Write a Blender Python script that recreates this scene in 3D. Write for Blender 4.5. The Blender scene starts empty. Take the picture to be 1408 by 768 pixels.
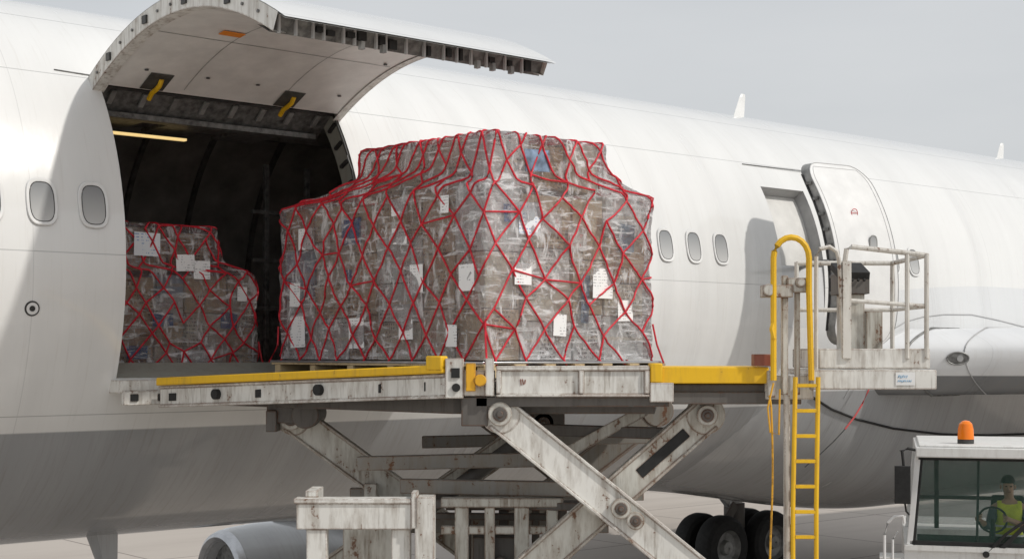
import bpy, bmesh, math, random
from mathutils import Vector, Matrix, noise
from mathutils.bvhtree import BVHTree
random.seed(11)
sc = bpy.context.scene
rad = math.radians

# ------------------------------------------------------------------ helpers
YAW = rad(40.45)
CA, SA = math.cos(YAW), math.sin(YAW)
def A(p):            # aircraft axes (x aft, y to the far side) -> world
    return Vector((CA*p[0]-SA*p[1], SA*p[0]+CA*p[1], p[2]))
def I(p): return Vector(p)
YC, ZC, R = 16.67, 5.55, 3.10
WL = {}

class B:
    def __init__(s, T=I): s.v=[]; s.f=[]; s.m=[]; s.T=T
    def add(s, vs, fs, mi=0):
        o=len(s.v); s.v += [s.T(Vector(p)) for p in vs]
        s.f += [tuple(o+i for i in f) for f in fs]; s.m += [mi]*len(fs); return s
    def box(s,x0,x1,y0,y1,z0,z1,mi=0):
        vs=[(x,y,z) for z in (z0,z1) for y in (y0,y1) for x in (x0,x1)]
        return s.add(vs,[(0,2,3,1),(4,5,7,6),(0,1,5,4),(2,6,7,3),(0,4,6,2),(1,3,7,5)],mi)
    def slab(s, quad, off, mi=0):   # quad of 4+ points extruded by off
        n=len(quad); q=[Vector(p) for p in quad]; o=Vector(off)
        return s.add(q+[p+o for p in q],[tuple(range(n)),tuple(reversed(range(n,2*n)))]+[(i,(i+1)%n,n+(i+1)%n,n+i) for i in range(n)],mi)
    def beam(s,p,q,w,h,mi=0,up=(0,0,1)):
        p=Vector(p);q=Vector(q);d=(q-p).normalized();u=Vector(up)
        side=d.cross(u)
        if side.length<1e-4: side=d.cross(Vector((1,0,0)))
        side.normalize(); u=side.cross(d).normalized()
        a=side*w/2;b=u*h/2
        return s.slab([p-a-b,p+a-b,p+a+b,p-a+b],q-p,mi)
    def ringframe(s,d):
        u=Vector((0,0,1)) if abs(d.z)<.9 else Vector((1,0,0))
        a=d.cross(u).normalized(); return a, d.cross(a).normalized()
    def cyl(s,p,q,r,n=16,mi=0,r2=None):
        p=Vector(p);q=Vector(q);d=(q-p).normalized();a,b=s.ringframe(d)
        if r2 is None:r2=r
        vs=[p+(a*math.cos(2*math.pi*i/n)+b*math.sin(2*math.pi*i/n))*r for i in range(n)]
        vs+=[q+(a*math.cos(2*math.pi*i/n)+b*math.sin(2*math.pi*i/n))*r2 for i in range(n)]
        return s.add(vs,[tuple(range(n)),tuple(reversed(range(n,2*n)))]+[(i,(i+1)%n,n+(i+1)%n,n+i) for i in range(n)],mi)
    def tube(s,pts,r,n=6,mi=0,closed=False):
        P=[Vector(p) for p in pts];N=len(P);vs=[]
        for k in range(N):
            d=(P[(k+1)%N]-P[k-1]) if closed else (P[min(k+1,N-1)]-P[max(k-1,0)])
            d.normalize();a,b=s.ringframe(d)
            vs+=[P[k]+(a*math.cos(2*math.pi*i/n)+b*math.sin(2*math.pi*i/n))*r for i in range(n)]
        fs=[]
        for k in range(N if closed else N-1):
            k2=(k+1)%N
            fs+=[(k*n+i,k*n+(i+1)%n,k2*n+(i+1)%n,k2*n+i) for i in range(n)]
        if not closed: fs+=[tuple(range(n)),tuple(reversed(range((N-1)*n,N*n)))]
        return s.add(vs,fs,mi)
    def grid(s,fn,nu,nv,mi=0,skip=None):
        vs=[fn(i/nu,j/nv) for j in range(nv+1) for i in range(nu+1)]
        fs=[(j*(nu+1)+i,j*(nu+1)+i+1,(j+1)*(nu+1)+i+1,(j+1)*(nu+1)+i) for j in range(nv) for i in range(nu) if not(skip and skip(i,j))]
        return s.add(vs,fs,mi)
    def lathe(s,p,ax,prof,n=32,mi=0):  # prof: list (dist along axis, radius)
        p=Vector(p);d=Vector(ax).normalized();a,b=s.ringframe(d);vs=[];m=len(prof)
        for t,r in prof:
            vs+=[p+d*t+(a*math.cos(2*math.pi*i/n)+b*math.sin(2*math.pi*i/n))*r for i in range(n)]
        return s.add(vs,[(k*n+i,k*n+(i+1)%n,(k+1)*n+(i+1)%n,(k+1)*n+i) for k in range(m-1) for i in range(n)],mi)
    def ball(s,c,rx,ry,rz,n=12,mi=0):
        c=Vector(c)
        return s.grid(lambda u,v:c+Vector((rx*math.cos(2*math.pi*u)*math.sin(math.pi*v),ry*math.sin(2*math.pi*u)*math.sin(math.pi*v),rz*math.cos(math.pi*v))),n,n,mi)
    def obj(s,name,mats,parent=None,bevel=0,smooth=True,label=None,sharp=32,recalc=True):
        if not isinstance(mats,(list,tuple)): mats=[mats]
        lo=Vector([min(v[i] for v in s.v) for i in range(3)]);hi=Vector([max(v[i] for v in s.v) for i in range(3)])
        o=(lo+hi)/2
        me=bpy.data.meshes.new(name);me.from_pydata([v-o for v in s.v],[],s.f)
        for m in mats: me.materials.append(m)
        me.polygons.foreach_set('material_index',s.m)
        if recalc:
            bm=bmesh.new();bm.from_mesh(me);bmesh.ops.remove_doubles(bm,verts=bm.verts,dist=1e-5);bmesh.ops.recalc_face_normals(bm,faces=bm.faces);bm.to_mesh(me);bm.free()
        if smooth:
            me.polygons.foreach_set('use_smooth',[True]*len(me.polygons));me.set_sharp_from_angle(angle=rad(sharp))
        ob=bpy.data.objects.new(name,me);sc.collection.objects.link(ob)
        WL[ob.name]=o
        if parent: ob.parent=parent;ob.location=o-WL[parent.name]
        else: ob.location=o
        if bevel:
            md=ob.modifiers.new('Bevel','BEVEL');md.width=bevel;md.segments=2;md.limit_method='ANGLE';md.angle_limit=rad(40)
        if label: ob['label']=label
        return ob

def thing(name,label,cat,loc,group=None):
    e=bpy.data.objects.new(name,None);sc.collection.objects.link(e);e.location=loc;e.empty_display_size=.3
    e['label']=label;e['category']=cat
    if group:e['group']=group
    WL[e.name]=Vector(loc);return e

# ---------------------------------------------------------------- materials
class N:
    def __init__(s,name):
        s.mat=bpy.data.materials.new(name);s.mat.use_nodes=True;s.nt=s.mat.node_tree;s.n=s.nt.nodes;s.l=s.nt.links
        s.p=s.n['Principled BSDF'];s.out=s.n['Material Output']
    def new(s,t,**k):
        nd=s.n.new(t)
        for a,b in k.items(): setattr(nd,a,b)
        return nd
    def lk(s,a,b): s.l.new(a,b)
    def val(s,sock,v):
        if isinstance(v,bpy.types.NodeSocket): s.lk(v,sock)
        else: sock.default_value=v
    def math(s,op,a,b=0.0,clamp=False):
        m=s.new('ShaderNodeMath',operation=op);m.use_clamp=clamp;s.val(m.inputs[0],a);s.val(m.inputs[1],b);return m.outputs[0]
    def noise(s,vec,scale,detail=4,rough=.6,dist=0):
        t=s.new('ShaderNodeTexNoise');s.lk(vec,t.inputs['Vector']);t.inputs['Scale'].default_value=scale;t.inputs['Detail'].default_value=detail;t.inputs['Roughness'].default_value=rough;t.inputs['Distortion'].default_value=dist;return t.outputs['Fac']
    def ramp(s,fac,a,b):
        m=s.new('ShaderNodeMapRange');s.lk(fac,m.inputs[0]);m.inputs[1].default_value=a;m.inputs[2].default_value=b;return m.outputs[0]
    def mix(s,fac,a,b):
        m=s.new('ShaderNodeMix',data_type='RGBA');s.val(m.inputs[0],fac)
        for sock,v in ((m.inputs[6],a),(m.inputs[7],b)):
            if isinstance(v,(tuple,list)): sock.default_value=(*v[:3],1)
            else: s.lk(v,sock)
        return m.outputs[2]
    def mapping(s,vec,sc=(1,1,1),rot=(0,0,0),loc=(0,0,0)):
        m=s.new('ShaderNodeMapping');s.lk(vec,m.inputs[0]);m.inputs['Scale'].default_value=sc;m.inputs['Rotation'].default_value=rot;m.inputs['Location'].default_value=loc;return m.outputs[0]
    def objc(s): return s.new('ShaderNodeTexCoord').outputs['Object']
    def pos(s): return s.new('ShaderNodeNewGeometry').outputs['Position']
    def bump(s,h,st=.3,d=.02):
        b=s.new('ShaderNodeBump');b.inputs['Strength'].default_value=st;b.inputs['Distance'].default_value=d;s.lk(h,b.inputs['Height']);s.lk(b.outputs[0],s.p.inputs['Normal']);return b.outputs[0]
    def set(s,**k):
        for a,v in k.items(): s.val(s.p.inputs[a.replace('_',' ')],(*v,1) if isinstance(v,tuple) and len(v)==3 else v)
        return s

def simple(name,col,rough=.5,metal=0,var=.15,scale=6,bump=.1):
    m=N(name);c=m.pos();f=m.noise(c,scale,5)
    dark=tuple(x*(1-var*1.6) for x in col);lite=tuple(min(1,x*(1+var)) for x in col)
    m.lk(m.mix(m.ramp(f,.3,.7),dark,lite),m.p.inputs['Base Color'])
    m.set(Roughness=rough,Metallic=metal)
    if bump: m.bump(m.noise(c,scale*8,3),bump,.004)
    return m.mat
def worn(name,col,wear=.5,grime=.5,rough=.5,rustcol=(.15,.062,.028),gcol=(.23,.18,.13),er=.020):
    m=N(name);c=m.pos()
    big=m.noise(c,1.7,4,.6);med=m.noise(m.mapping(c,(1.6,1.6,.35)),7,6,.65);fine=m.noise(c,24,5,.7)
    drip=m.noise(m.mapping(c,(1,1,.07)),26,4,.6)
    base=m.mix(m.math('MULTIPLY',m.ramp(big,.4,.75),.45*grime,True),col,tuple(x*.66 for x in col))
    g=m.math('MULTIPLY',m.ramp(med,.53-.08*grime,.78),.7*grime+.12,True)
    base=m.mix(g,base,gcol)
    base=m.mix(m.math('MULTIPLY',m.math('MULTIPLY',m.ramp(drip,.54,.72),m.ramp(big,.38,.6)),.85*grime,True),base,tuple(x*.8 for x in gcol))
    r=m.ramp(m.math('ADD',m.math('MULTIPLY',fine,.5),m.math('MULTIPLY',med,.5)),.675-.10*wear,.70-.10*wear)
    # chipped edges: compare the rounded normal with the true normal
    bv=m.new('ShaderNodeBevel');bv.samples=3;bv.inputs['Radius'].default_value=er
    ge=m.new('ShaderNodeNewGeometry');vm=m.new('ShaderNodeVectorMath',operation='DOT_PRODUCT');m.lk(bv.outputs[0],vm.inputs[0]);m.lk(ge.outputs['Normal'],vm.inputs[1])
    ed=m.ramp(vm.outputs['Value'],.985,.90)
    e=m.math('MULTIPLY',ed,m.ramp(m.math('ADD',m.math('MULTIPLY',fine,.5),m.math('MULTIPLY',big,.5)),.51-.08*wear,.55-.08*wear))
    base=m.mix(m.math('MULTIPLY',ed,.35*grime+.08,True),base,gcol)
    r=m.math('MAXIMUM',r,e,True)
    base=m.mix(m.math('MULTIPLY',r,.85),base,rustcol)
    m.lk(base,m.p.inputs['Base Color'])
    m.lk(m.math('ADD',m.math('MULTIPLY',r,.35),rough,True),m.p.inputs['Roughness'])
    m.bump(m.math('SUBTRACT',fine,r),.2,.004)
    return m.mat

# aircraft skin
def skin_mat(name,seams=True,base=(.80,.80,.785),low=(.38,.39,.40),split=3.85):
    m=N(name);g=m.pos();c=m.mapping(g,rot=(0,0,-YAW))
    sp=m.new('ShaderNodeSeparateXYZ');m.lk(c,sp.inputs[0]);x,y,z=sp.outputs
    streak=m.noise(m.mapping(c,(1.3,.3,.10)),1.6,4,.5)
    blot=m.noise(c,.5,4)
    fine=m.noise(m.mapping(c,(8,.5,.35)),3,6,.65)
    col=m.mix(m.ramp(streak,.42,.85),base,tuple(q*.87 for q in base))
    col=m.mix(m.math('MULTIPLY',m.ramp(blot,.4,.8),.35),col,tuple(q*.92 for q in base))
    col=m.mix(m.math('MULTIPLY',m.ramp(fine,.56,.85),.40),col,(.52,.49,.44))
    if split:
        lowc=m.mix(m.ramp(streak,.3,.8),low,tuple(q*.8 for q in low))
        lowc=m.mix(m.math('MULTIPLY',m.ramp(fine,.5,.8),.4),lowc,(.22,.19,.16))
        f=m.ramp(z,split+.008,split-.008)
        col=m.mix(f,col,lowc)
    tot=None
    if seams:
        for z0 in (5.62,7.47,4.02,8.2):
            t=m.math('LESS_THAN',m.math('ABSOLUTE',m.math('SUBTRACT',z,z0)),.005)
            tot=t if tot is None else m.math('MAXIMUM',tot,t)
        w_=4.2
    else: w_=1.7
    fx=m.math('ABSOLUTE',m.math('SUBTRACT',m.math('FRACT',m.math('DIVIDE',m.math('ADD',x,.75),w_)),.5))
    t2=m.math('MULTIPLY',m.math('LESS_THAN',fx,.005/w_),.4)
    tot=m.math('MULTIPLY',m.math('MAXIMUM',tot,t2) if tot else t2,.55)
    col=m.mix(tot,col,(.28,.28,.28))
    m.lk(col,m.p.inputs['Base Color'])
    m.lk(m.math('ADD',m.math('MULTIPLY',streak,.2),.14),m.p.inputs['Roughness'])
    m.set(Coat_Weight=.8,Coat_Roughness=.07)
    m.bump(m.noise(m.mapping(c,(1.9,1,1.2)),1.1,3),.14,.05)
    return m.mat
M={}
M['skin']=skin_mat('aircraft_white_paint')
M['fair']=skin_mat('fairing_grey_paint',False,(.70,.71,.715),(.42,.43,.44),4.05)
M['wing']=skin_mat('wing_paint_shaded_below',False,(.78,.79,.80),(.20,.21,.22),4.28)  # dark lower tone paints the underside's shade into the wing colour
M['white']=simple('clean_white_paint',(.78,.78,.77),.35,0,.06,3,.02)
M['tugwhite']=worn('tractor_white_paint',(.78,.78,.76),.1,.25,.35,er=.006)
M['doorwhite']=simple('door_lining_white',(.76,.75,.72),.45,0,.08,3,.05)
M['jamb']=worn('primer_jamb',(.34,.35,.31),.25,.6)
M['darkmetal']=simple('dark_metal',(.06,.06,.058),.5,.4,.3,9)
M['edge']=simple('grey_door_edge',(.17,.17,.165),.5,.2,.4,14)
M['black']=simple('black_rubber',(.018,.018,.018),.75,0,.3,12)
M['recess']=simple('dark_recess',(.07,.068,.06),.7,0,.3,12)
M['liner']=simple('dark_cabin_liner',(.46,.44,.41),.65,0,.25,2)
M['hframe']=simple('dark_hold_frames',(.22,.215,.20),.6,0,.3,5)
M['frames']=simple('grey_frames',(.30,.30,.29),.5,.2,.3,5)
M['seam']=simple('grey_seam_sealant',(.42,.42,.42),.6,0,.1,5)
M['chrome']=simple('bare_aluminium',(.55,.56,.58),.32,.85,.1,8)
M['lw']=worn('loader_white_paint',(.75,.74,.70),.78,.95)
M['lw2']=worn('loader_grey_paint',(.60,.59,.54),1.05,1.3)
M['mid']=worn('worn_grey_crossbeam_paint',(.27,.258,.235),.95,1.0)
M['ly']=worn('loader_yellow_paint',(.80,.42,.02),.35,.35,gcol=(.30,.16,.04))
M['ld']=worn('grimy_dark_steel',(.13,.12,.11),.6,.7,.6,gcol=(.05,.042,.035))
M['rust']=worn('rusty_red_box',(.25,.07,.04),.6,.6)
M['yel']=worn('safety_yellow',(.84,.50,.01),.35,.4,gcol=(.42,.24,.05),er=.008)
M['rail']=worn('railing_paint',(.70,.68,.63),.85,.7,er=.005)
M['orange']=simple('orange_mark',(.80,.26,.03),.5,0,.05)
M['red']=simple('red_mark',(.62,.10,.10),.5,0,.05)
M['rednet']=simple('red_net_webbing',(.64,.015,.035),.6,0,.25,20)
M['wood']=worn('pallet_wood',(.62,.48,.28),.1,.4,.7,gcol=(.28,.19,.10))
M['blue']=simple('blue_print',(.06,.20,.50),.5,0,.3,9)
M['bluegrey']=simple('blue_grey_bag',(.22,.30,.42),.4,0,.5,7)
def carton(name,col):
    m=N(name);c=m.objc();w=m.pos()
    f=m.noise(w,3,5);g=m.noise(m.mapping(w,(1,1,8)),6,5)
    cc=m.mix(m.ramp(f,.3,.7),tuple(q*.84 for q in col),col)
    cc=m.mix(m.math('MULTIPLY',m.ramp(g,.5,.8),.25),cc,tuple(q*.7 for q in col))
    sp=m.new('ShaderNodeSeparateXYZ');m.lk(c,sp.inputs[0])
    t=m.math('LESS_THAN',m.math('ABSOLUTE',sp.outputs[2]),.016)
    cc=m.mix(m.math('MULTIPLY',t,.5),cc,(.84,.72,.52))
    rows=m.math('LESS_THAN',m.math('FRACT',m.math('MULTIPLY',sp.outputs[2],26)),.5)
    br=m.math('GREATER_THAN',m.noise(m.mapping(w,(1,1,.3)),55,1),.5)
    area=m.math('GREATER_THAN',m.noise(w,3.3,0),.61)
    cc=m.mix(m.math('MULTIPLY',m.math('MULTIPLY',m.math('MULTIPLY',rows,br),area),.7),cc,(.05,.045,.05))
    m.lk(cc,m.p.inputs['Base Color']);m.set(Roughness=.75);m.bump(m.noise(w,5,4),.3,.02)
    return m.mat
CART=[carton('brown_cardboard',(.56,.38,.22)),carton('tan_cardboard',(.76,.59,.39)),carton('pale_cardboard',(.86,.78,.65)),carton('white_cardboard',(.94,.94,.92)),carton('grey_blue_carton',(.42,.52,.66)),carton('dark_carton',(.10,.16,.26))]
CW=[3.5,6,6,6,1.2,.5]
def paper(name,base,ink,sc=70):
    m=N(name);c=m.objc();w=m.pos()
    sp=m.new('ShaderNodeSeparateXYZ');m.lk(c,sp.inputs[0])
    rows=m.math('LESS_THAN',m.math('FRACT',m.math('MULTIPLY',sp.outputs[2],sc/2)),.4)
    br=m.math('GREATER_THAN',m.noise(m.mapping(w,(1,1,.2)),sc*.9,2),.5)
    big=m.math('GREATER_THAN',m.noise(w,9,1),.5)
    f=m.math('MULTIPLY',m.math('MULTIPLY',rows,br),big)
    m.lk(m.mix(m.math('MULTIPLY',f,.6),base,ink),m.p.inputs['Base Color']);m.set(Roughness=.5);return m.mat
M['paper']=paper('white_printed_paper',(.95,.95,.95),(.25,.25,.27))
M['sticker']=paper('blue_printed_sticker',(.82,.86,.90),(.05,.22,.55),60)
M['redprint']=paper('red_printed_panel',(.85,.78,.74),(.70,.05,.04),22)
# shrink wrap: clear film with milky folds and glossy wrinkles
def wrap_mat():
    m=N('plastic_shrink_wrap');c=m.pos()
    n1=m.noise(m.mapping(c,(1,1,.4),(.4,.5,0)),6,6,.62,1.2)
    n2=m.noise(m.mapping(c,(.40,.40,2.6),(0,.35,0)),8,6,.66,.8)
    n3=m.noise(m.mapping(c,(1.6,.5,.5),(.2,-.7,.3)),9,5,.6,.8)
    big=m.noise(c,1.1,3)
    h=m.math('ADD',m.math('ADD',n1,m.math('MULTIPLY',n2,1.3)),n3)
    nm=m.bump(h,1.0,.09)
    a=m.math('MULTIPLY',m.ramp(n2,.53,.65),.74);b=m.math('MULTIPLY',m.ramp(n1,.55,.66),.68);c3=m.math('MULTIPLY',m.ramp(n3,.58,.65),.62)
    al=m.math('ADD',m.math('MAXIMUM',m.math('MAXIMUM',a,b),c3),m.math('ADD',m.math('MULTIPLY',m.ramp(big,.4,.75),.14),.07),True)
    tr=m.new('ShaderNodeBsdfTransparent')
    di=m.new('ShaderNodeBsdfDiffuse');di.inputs[0].default_value=(.98,.985,1.0,1)
    tl=m.new('ShaderNodeBsdfTranslucent');tl.inputs[0].default_value=(.97,.98,1.0,1)
    md=m.new('ShaderNodeMixShader');md.inputs[0].default_value=.2;m.lk(di.outputs[0],md.inputs[1]);m.lk(tl.outputs[0],md.inputs[2])
    gl=m.new('ShaderNodeBsdfGlossy');gl.inputs['Roughness'].default_value=.20;m.lk(nm,gl.inputs['Normal'])
    m1=m.new('ShaderNodeMixShader');m.lk(al,m1.inputs[0]);m.lk(tr.outputs[0],m1.inputs[1]);m.lk(md.outputs[0],m1.inputs[2])
    fr=m.new('ShaderNodeFresnel');fr.inputs[0].default_value=1.5;m.lk(nm,fr.inputs['Normal'])
    m2=m.new('ShaderNodeMixShader');m.lk(m.math('ADD',m.math('MULTIPLY',fr.outputs[0],.8),.05,True),m2.inputs[0]);m.lk(m1.outputs[0],m2.inputs[1]);m.lk(gl.outputs[0],m2.inputs[2])
    m.lk(m2.outputs[0],m.out.inputs['Surface']);m.n.remove(m.p)
    return m.mat
M['wrap']=wrap_mat()
def glass(name,col,alpha,rough=.05):
    m=N(name);m.set(Roughness=rough);m.p.inputs['Base Color'].default_value=(*col,1);c=m.pos()
    m.lk(m.math('ADD',m.math('MULTIPLY',m.noise(c,3,4),.12),alpha-.05),m.p.inputs['Alpha']);return m.mat
M['glass']=glass('tinted_cab_glass',(.03,.09,.07),.22)
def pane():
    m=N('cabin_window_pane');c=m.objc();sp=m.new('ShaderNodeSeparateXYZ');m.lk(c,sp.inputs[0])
    f=m.ramp(sp.outputs[2],.2,-.2);m.lk(m.mix(f,(.25,.26,.27),(.55,.55,.54)),m.p.inputs['Base Color']);m.set(Roughness=.12);return m.mat  # shading painted into the pane colour, darker top to lighter bottom
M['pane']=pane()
def beacon():
    m=N('orange_beacon_lens');m.set(Roughness=.15);m.p.inputs['Base Color'].default_value=(.9,.22,.01,1);c=m.pos()
    m.p.inputs['Subsurface Weight'].default_value=.2;m.bump(m.noise(c,60,2),.2,.004);return m.mat
M['beacon']=beacon()
def emis():
    m=N('yellow_ceiling_lamp_glow');m.p.inputs['Base Color'].default_value=(.9,.7,.3,1);m.p.inputs['Emission Color'].default_value=(1,.72,.30,1);m.p.inputs['Emission Strength'].default_value=.8;m.set(Roughness=.4);return m.mat
M['lamp']=emis()
def concrete():
    m=N('apron_concrete');c=m.pos();cc=m.mapping(c,rot=(0,0,-YAW))
    b=m.new('ShaderNodeTexBrick');m.lk(cc,b.inputs['Vector']);b.offset=0;b.inputs['Scale'].default_value=.2;b.inputs['Mortar Size'].default_value=.006;b.inputs['Brick Width'].default_value=1;b.inputs['Row Height'].default_value=1
    b.inputs['Color1'].default_value=(.45,.405,.36,1);b.inputs['Color2'].default_value=(.49,.44,.395,1);b.inputs['Mortar'].default_value=(.2,.17,.15,1)
    st=m.ramp(m.noise(m.mapping(cc,(.15,1,1)),.6,6,.65),.45,.8);f=m.ramp(m.noise(c,30,5),.3,.7)
    col=m.mix(m.math('MULTIPLY',st,.45),b.outputs['Color'],(.28,.24,.21));col=m.mix(m.math('MULTIPLY',f,.2),col,(.32,.29,.26))
    m.lk(col,m.p.inputs['Base Color']);m.set(Roughness=.85);m.bump(m.noise(c,40,4),.3,.01);return m.mat
M['ground']=concrete()

# ------------------------------------------------------------------- ground
g=B();g.add([(-1500,-1500,0),(1500,-1500,0),(1500,1500,0),(-1500,1500,0)],[(0,1,2,3)])
gr=g.obj('ground',M['ground'],smooth=False);gr['kind']='structure';gr['label']='pale concrete airport apron with expansion joints'

# ----------------------------------------------------------------- aircraft
plane=thing('cargo_aircraft','white wide-body freighter aircraft with open cargo door on apron','airplane',A((16,YC,0)))
def rr(x):
    if x<-4: t=min(1,(-4-x)/11.0);return max(.05,R*math.sqrt(max(0,1-t**2.2))),-.5*t*t
    if x>34: t=(x-34)/26;return R*(1-.85*t),1.6*t
    return R,0
DX0,DX1,DP0,DP1=6.50,9.40,-22.0,37.8
PX0,PX1,PP0,PP1=16.75,17.75,-10.0,30.0
xs=sorted(set([-15,-14.8,-14.3,-13.5,-12,-10,-8,-6,-4]+[-2+.75*i for i in range(48)]+[DX0,DX1,PX0,PX1,36,40,45,50,60]))
ph=sorted(set([-180+3*i for i in range(121)]+[DP0,DP1,PP0,PP1]))
b=B(A);vs=[]
for x in xs:
    r_,dz=rr(x)
    for p in ph: vs.append((x,YC-r_*math.cos(rad(p)),ZC+dz+r_*math.sin(rad(p))))
n=len(ph);fs=[]
for i in range(len(xs)-1):
    xm=(xs[i]+xs[i+1])/2
    for j in range(n-1):
        pm=(ph[j]+ph[j+1])/2
        if DX0<xm<DX1 and DP0<pm<DP1: continue
        if PX0<xm<PX1 and PP0<pm<PP1: continue
        fs.append((i*n+j,i*n+j+1,(i+1)*n+j+1,(i+1)*n+j))
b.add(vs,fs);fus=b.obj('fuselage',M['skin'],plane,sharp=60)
def F(x,p,r=R): return (x,YC-r*math.cos(rad(p)),ZC+r*math.sin(rad(p)))
# hold liner, frames, floor
b=B(A)
lx=[2.5,4,5.2,DX0,7.2,8,8.8,DX1,10.2,11.2,12.6];lp=sorted(set([-40+4*i for i in range(66)]+[DP0,DP1]));vs=[]
for x in lx:
    for p in lp: vs.append(F(x,p,2.84))
n=len(lp)
fs=[(i*n+j,i*n+j+1,(i+1)*n+j+1,(i+1)*n+j) for i in range(len(lx)-1) for j in range(n-1) if not(DX0<(lx[i]+lx[i+1])/2<DX1 and DP0<(lp[j]+lp[j+1])/2<DP1)]
b.add(vs,fs)
for x in (2.5,12.6):
    b.add([(x,13.8,4.3),(x,19.5,4.3),(x,19.5,6.5),(x,18.2,8.0),(x,15.1,8.0),(x,13.9,6.5)],[(0,1,2,3,4,5)])
b.box(2.5,12.6,14.1,19.3,4.30,4.345,0)
hold=b.obj('cargo_hold_liner',M['liner'],plane,recalc=False,label='dark cargo hold lining seen through the open door')
for x in (5.6,7.5,9.2,10.2,11.3):
    b=B(A)
    pts=[F(x,p,2.80) for p in range(40,221,6)]
    for q0,q1 in zip(pts[:-1],pts[1:]): b.beam(q0,q1,.06,.07)
    b.obj('cargo_hold_frame',M['hframe'],hold)
for y in (14.75,15.6,16.6):
    b=B(A);b.beam((5,y,7.45),(12,y,7.45),.07,.06);b.obj('ceiling_rail',M['hframe'],hold)
b=B(A)
b.box(9.3,11.15,16.0,19,4.36,5.2,0)
for x in (9.5,10.1,10.7): b.beam((x,15.9,4.36),(x,15.9,7.0),.06,.06)
for z in (5.2,5.8,6.4): b.beam((9.3,15.9,z),(11.1,15.9,z),.05,.05)
b.obj('cargo_hold_rack',M['edge'],plane,.005)
b=B(A);b.box(6.85,7.85,14.86,14.93,7.03,7.055);b.obj('ceiling_lamp',M['lamp'],plane,label='lit yellow strip lamp in hold ceiling')
b=B(A)
b.box(6.5,9.3,14.45,14.62,7.14,7.2,0)
for x in (6.75,7.55,8.45): b.box(x,x+.5,14.7,15.4,7.16,7.2,0)
b.obj('ceiling_panel',M['edge'],plane,.004)
# door frame / jambs
b=B(A)
b.grid(lambda u,v:F(DX1,DP0+(DP1-DP0)*u,R-.003-.27*v),20,1)
b.grid(lambda u,v:F(DX0,DP0+(DP1-DP0)*u,R-.003-.27*v),20,1)
b.grid(lambda u,v:F(DX0+(DX1-DX0)*u,DP0,R-.003-.4*v),6,2)
fr=b.obj('cargo_door_frame',M['jamb'],plane,recalc=False,label='primer-coloured frame round the cargo opening')
b=B(A);b.grid(lambda u,v:F(DX0+(DX1-DX0)*u,DP1,R-.003-.5*v),6,2);b.obj('door_header',M['edge'],fr,recalc=False)
for k in range(12):
    b=B(A);p=DP0+3+k*4.9
    a=Vector(F(DX1-.015,p,R-.05));c=Vector(F(DX1-.015,p,R-.20));b.beam(a,c,.05,.035);b.obj('frame_bracket',M['darkmetal'],fr,.004)
for k in range(8):
    b=B(A);x=DX0+.2+k*.36
    a=Vector(F(x,DP1-.5,R-.08));c=Vector(F(x,DP1-.5,R-.26));b.beam(a,c,.06,.03);b.obj('frame_bracket',M['frames'],fr,.004)
b=B(A);b.tube([F(DX1-.02,p,R-.02) for p in range(-22,39,4)],.014);b.tube([F(x,DP1-.6,R-.03) for x in (DX1-.02,8.5,7.5,DX0)],.02)
b.obj('door_seal',M['darkmetal'],fr)
b=B(A)   # sill
b.box(DX0-.05,DX1,13.62,13.86,4.24,4.37,0);b.box(DX0-.02,DX1,13.58,13.64,4.12,4.26,0)
for k in range(9): b.box(DX0+.05+k*.3,DX0+.13+k*.3,13.555,13.585,4.16,4.23,1)
b.obj('cargo_door_sill',[M['lw'],M['black']],fr,.006)
b=B(A);b.tube([F(DX0-.45,DP1+1.6,R+.004),F(DX0,DP1+1.2,R+.006),F(DX1+.05,DP1+1.2,R+.01)],.008)
b.obj('rain_gutter',M['edge'],plane)
# cargo door
CX0,CX1=6.40,9.44
def D(x,t,off=0):
    u=2.43+3.72*t;dz=1.93+.02*t+2.0*t*(1-t)
    s=(.02+2.0*(1-2*t))/3.72;nl=math.hypot(1,s)
    return (x,YC-(u-s*off/nl),ZC+dz+off/nl)
b=B(A)
b.grid(lambda u,v:D(CX0+(CX1-CX0)*u,v*1.03,0),6,24)
b.grid(lambda u,v:D(CX0+(CX1-CX0)*u,v*1.03,-.015),6,24)
door=b.obj('cargo_door',M['skin'],plane,recalc=False,label='open curved upward-hinged main cargo door')
b=B(A);b.grid(lambda u,v:D(CX0+.13+(CX1-CX0-.22)*u,.03+v*.91,-.165),12,24)
b.obj('door_lining',M['doorwhite'],door,recalc=False)
b=B(A)
for tt in (.33,.63): b.grid(lambda u,v:D(CX0+.15+(CX1-CX0-.28)*u,tt+v*.003,-.168),8,1)
for xx in (7.35,8.5): b.grid(lambda u,v:D(xx+.008*v,.05+.88*u,-.168),16,1)
b.obj('lining_joint',M['frames'],door,recalc=False)
b=B(A)
b.grid(lambda u,v:D(CX0,u,-.005-.17*v),24,1);b.grid(lambda u,v:D(CX0+.13*v,u,-.175),24,1)
b.grid(lambda u,v:D(CX1,u,-.005-.17*v),24,1);b.grid(lambda u,v:D(CX1-.10*v,u,-.175),24,1)
b.obj('door_edge_frame',M['lw'],door,recalc=False)
b=B(A)
b.grid(lambda u,v:D(CX0+(CX1-CX0)*u,.985,-.01-.19*v),12,1,0)
b.grid(lambda u,v:D(CX0+(CX1-CX0)*u,.93+.055*v,-.198),12,1,0)
random.seed(21);x=CX0+.06
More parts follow.
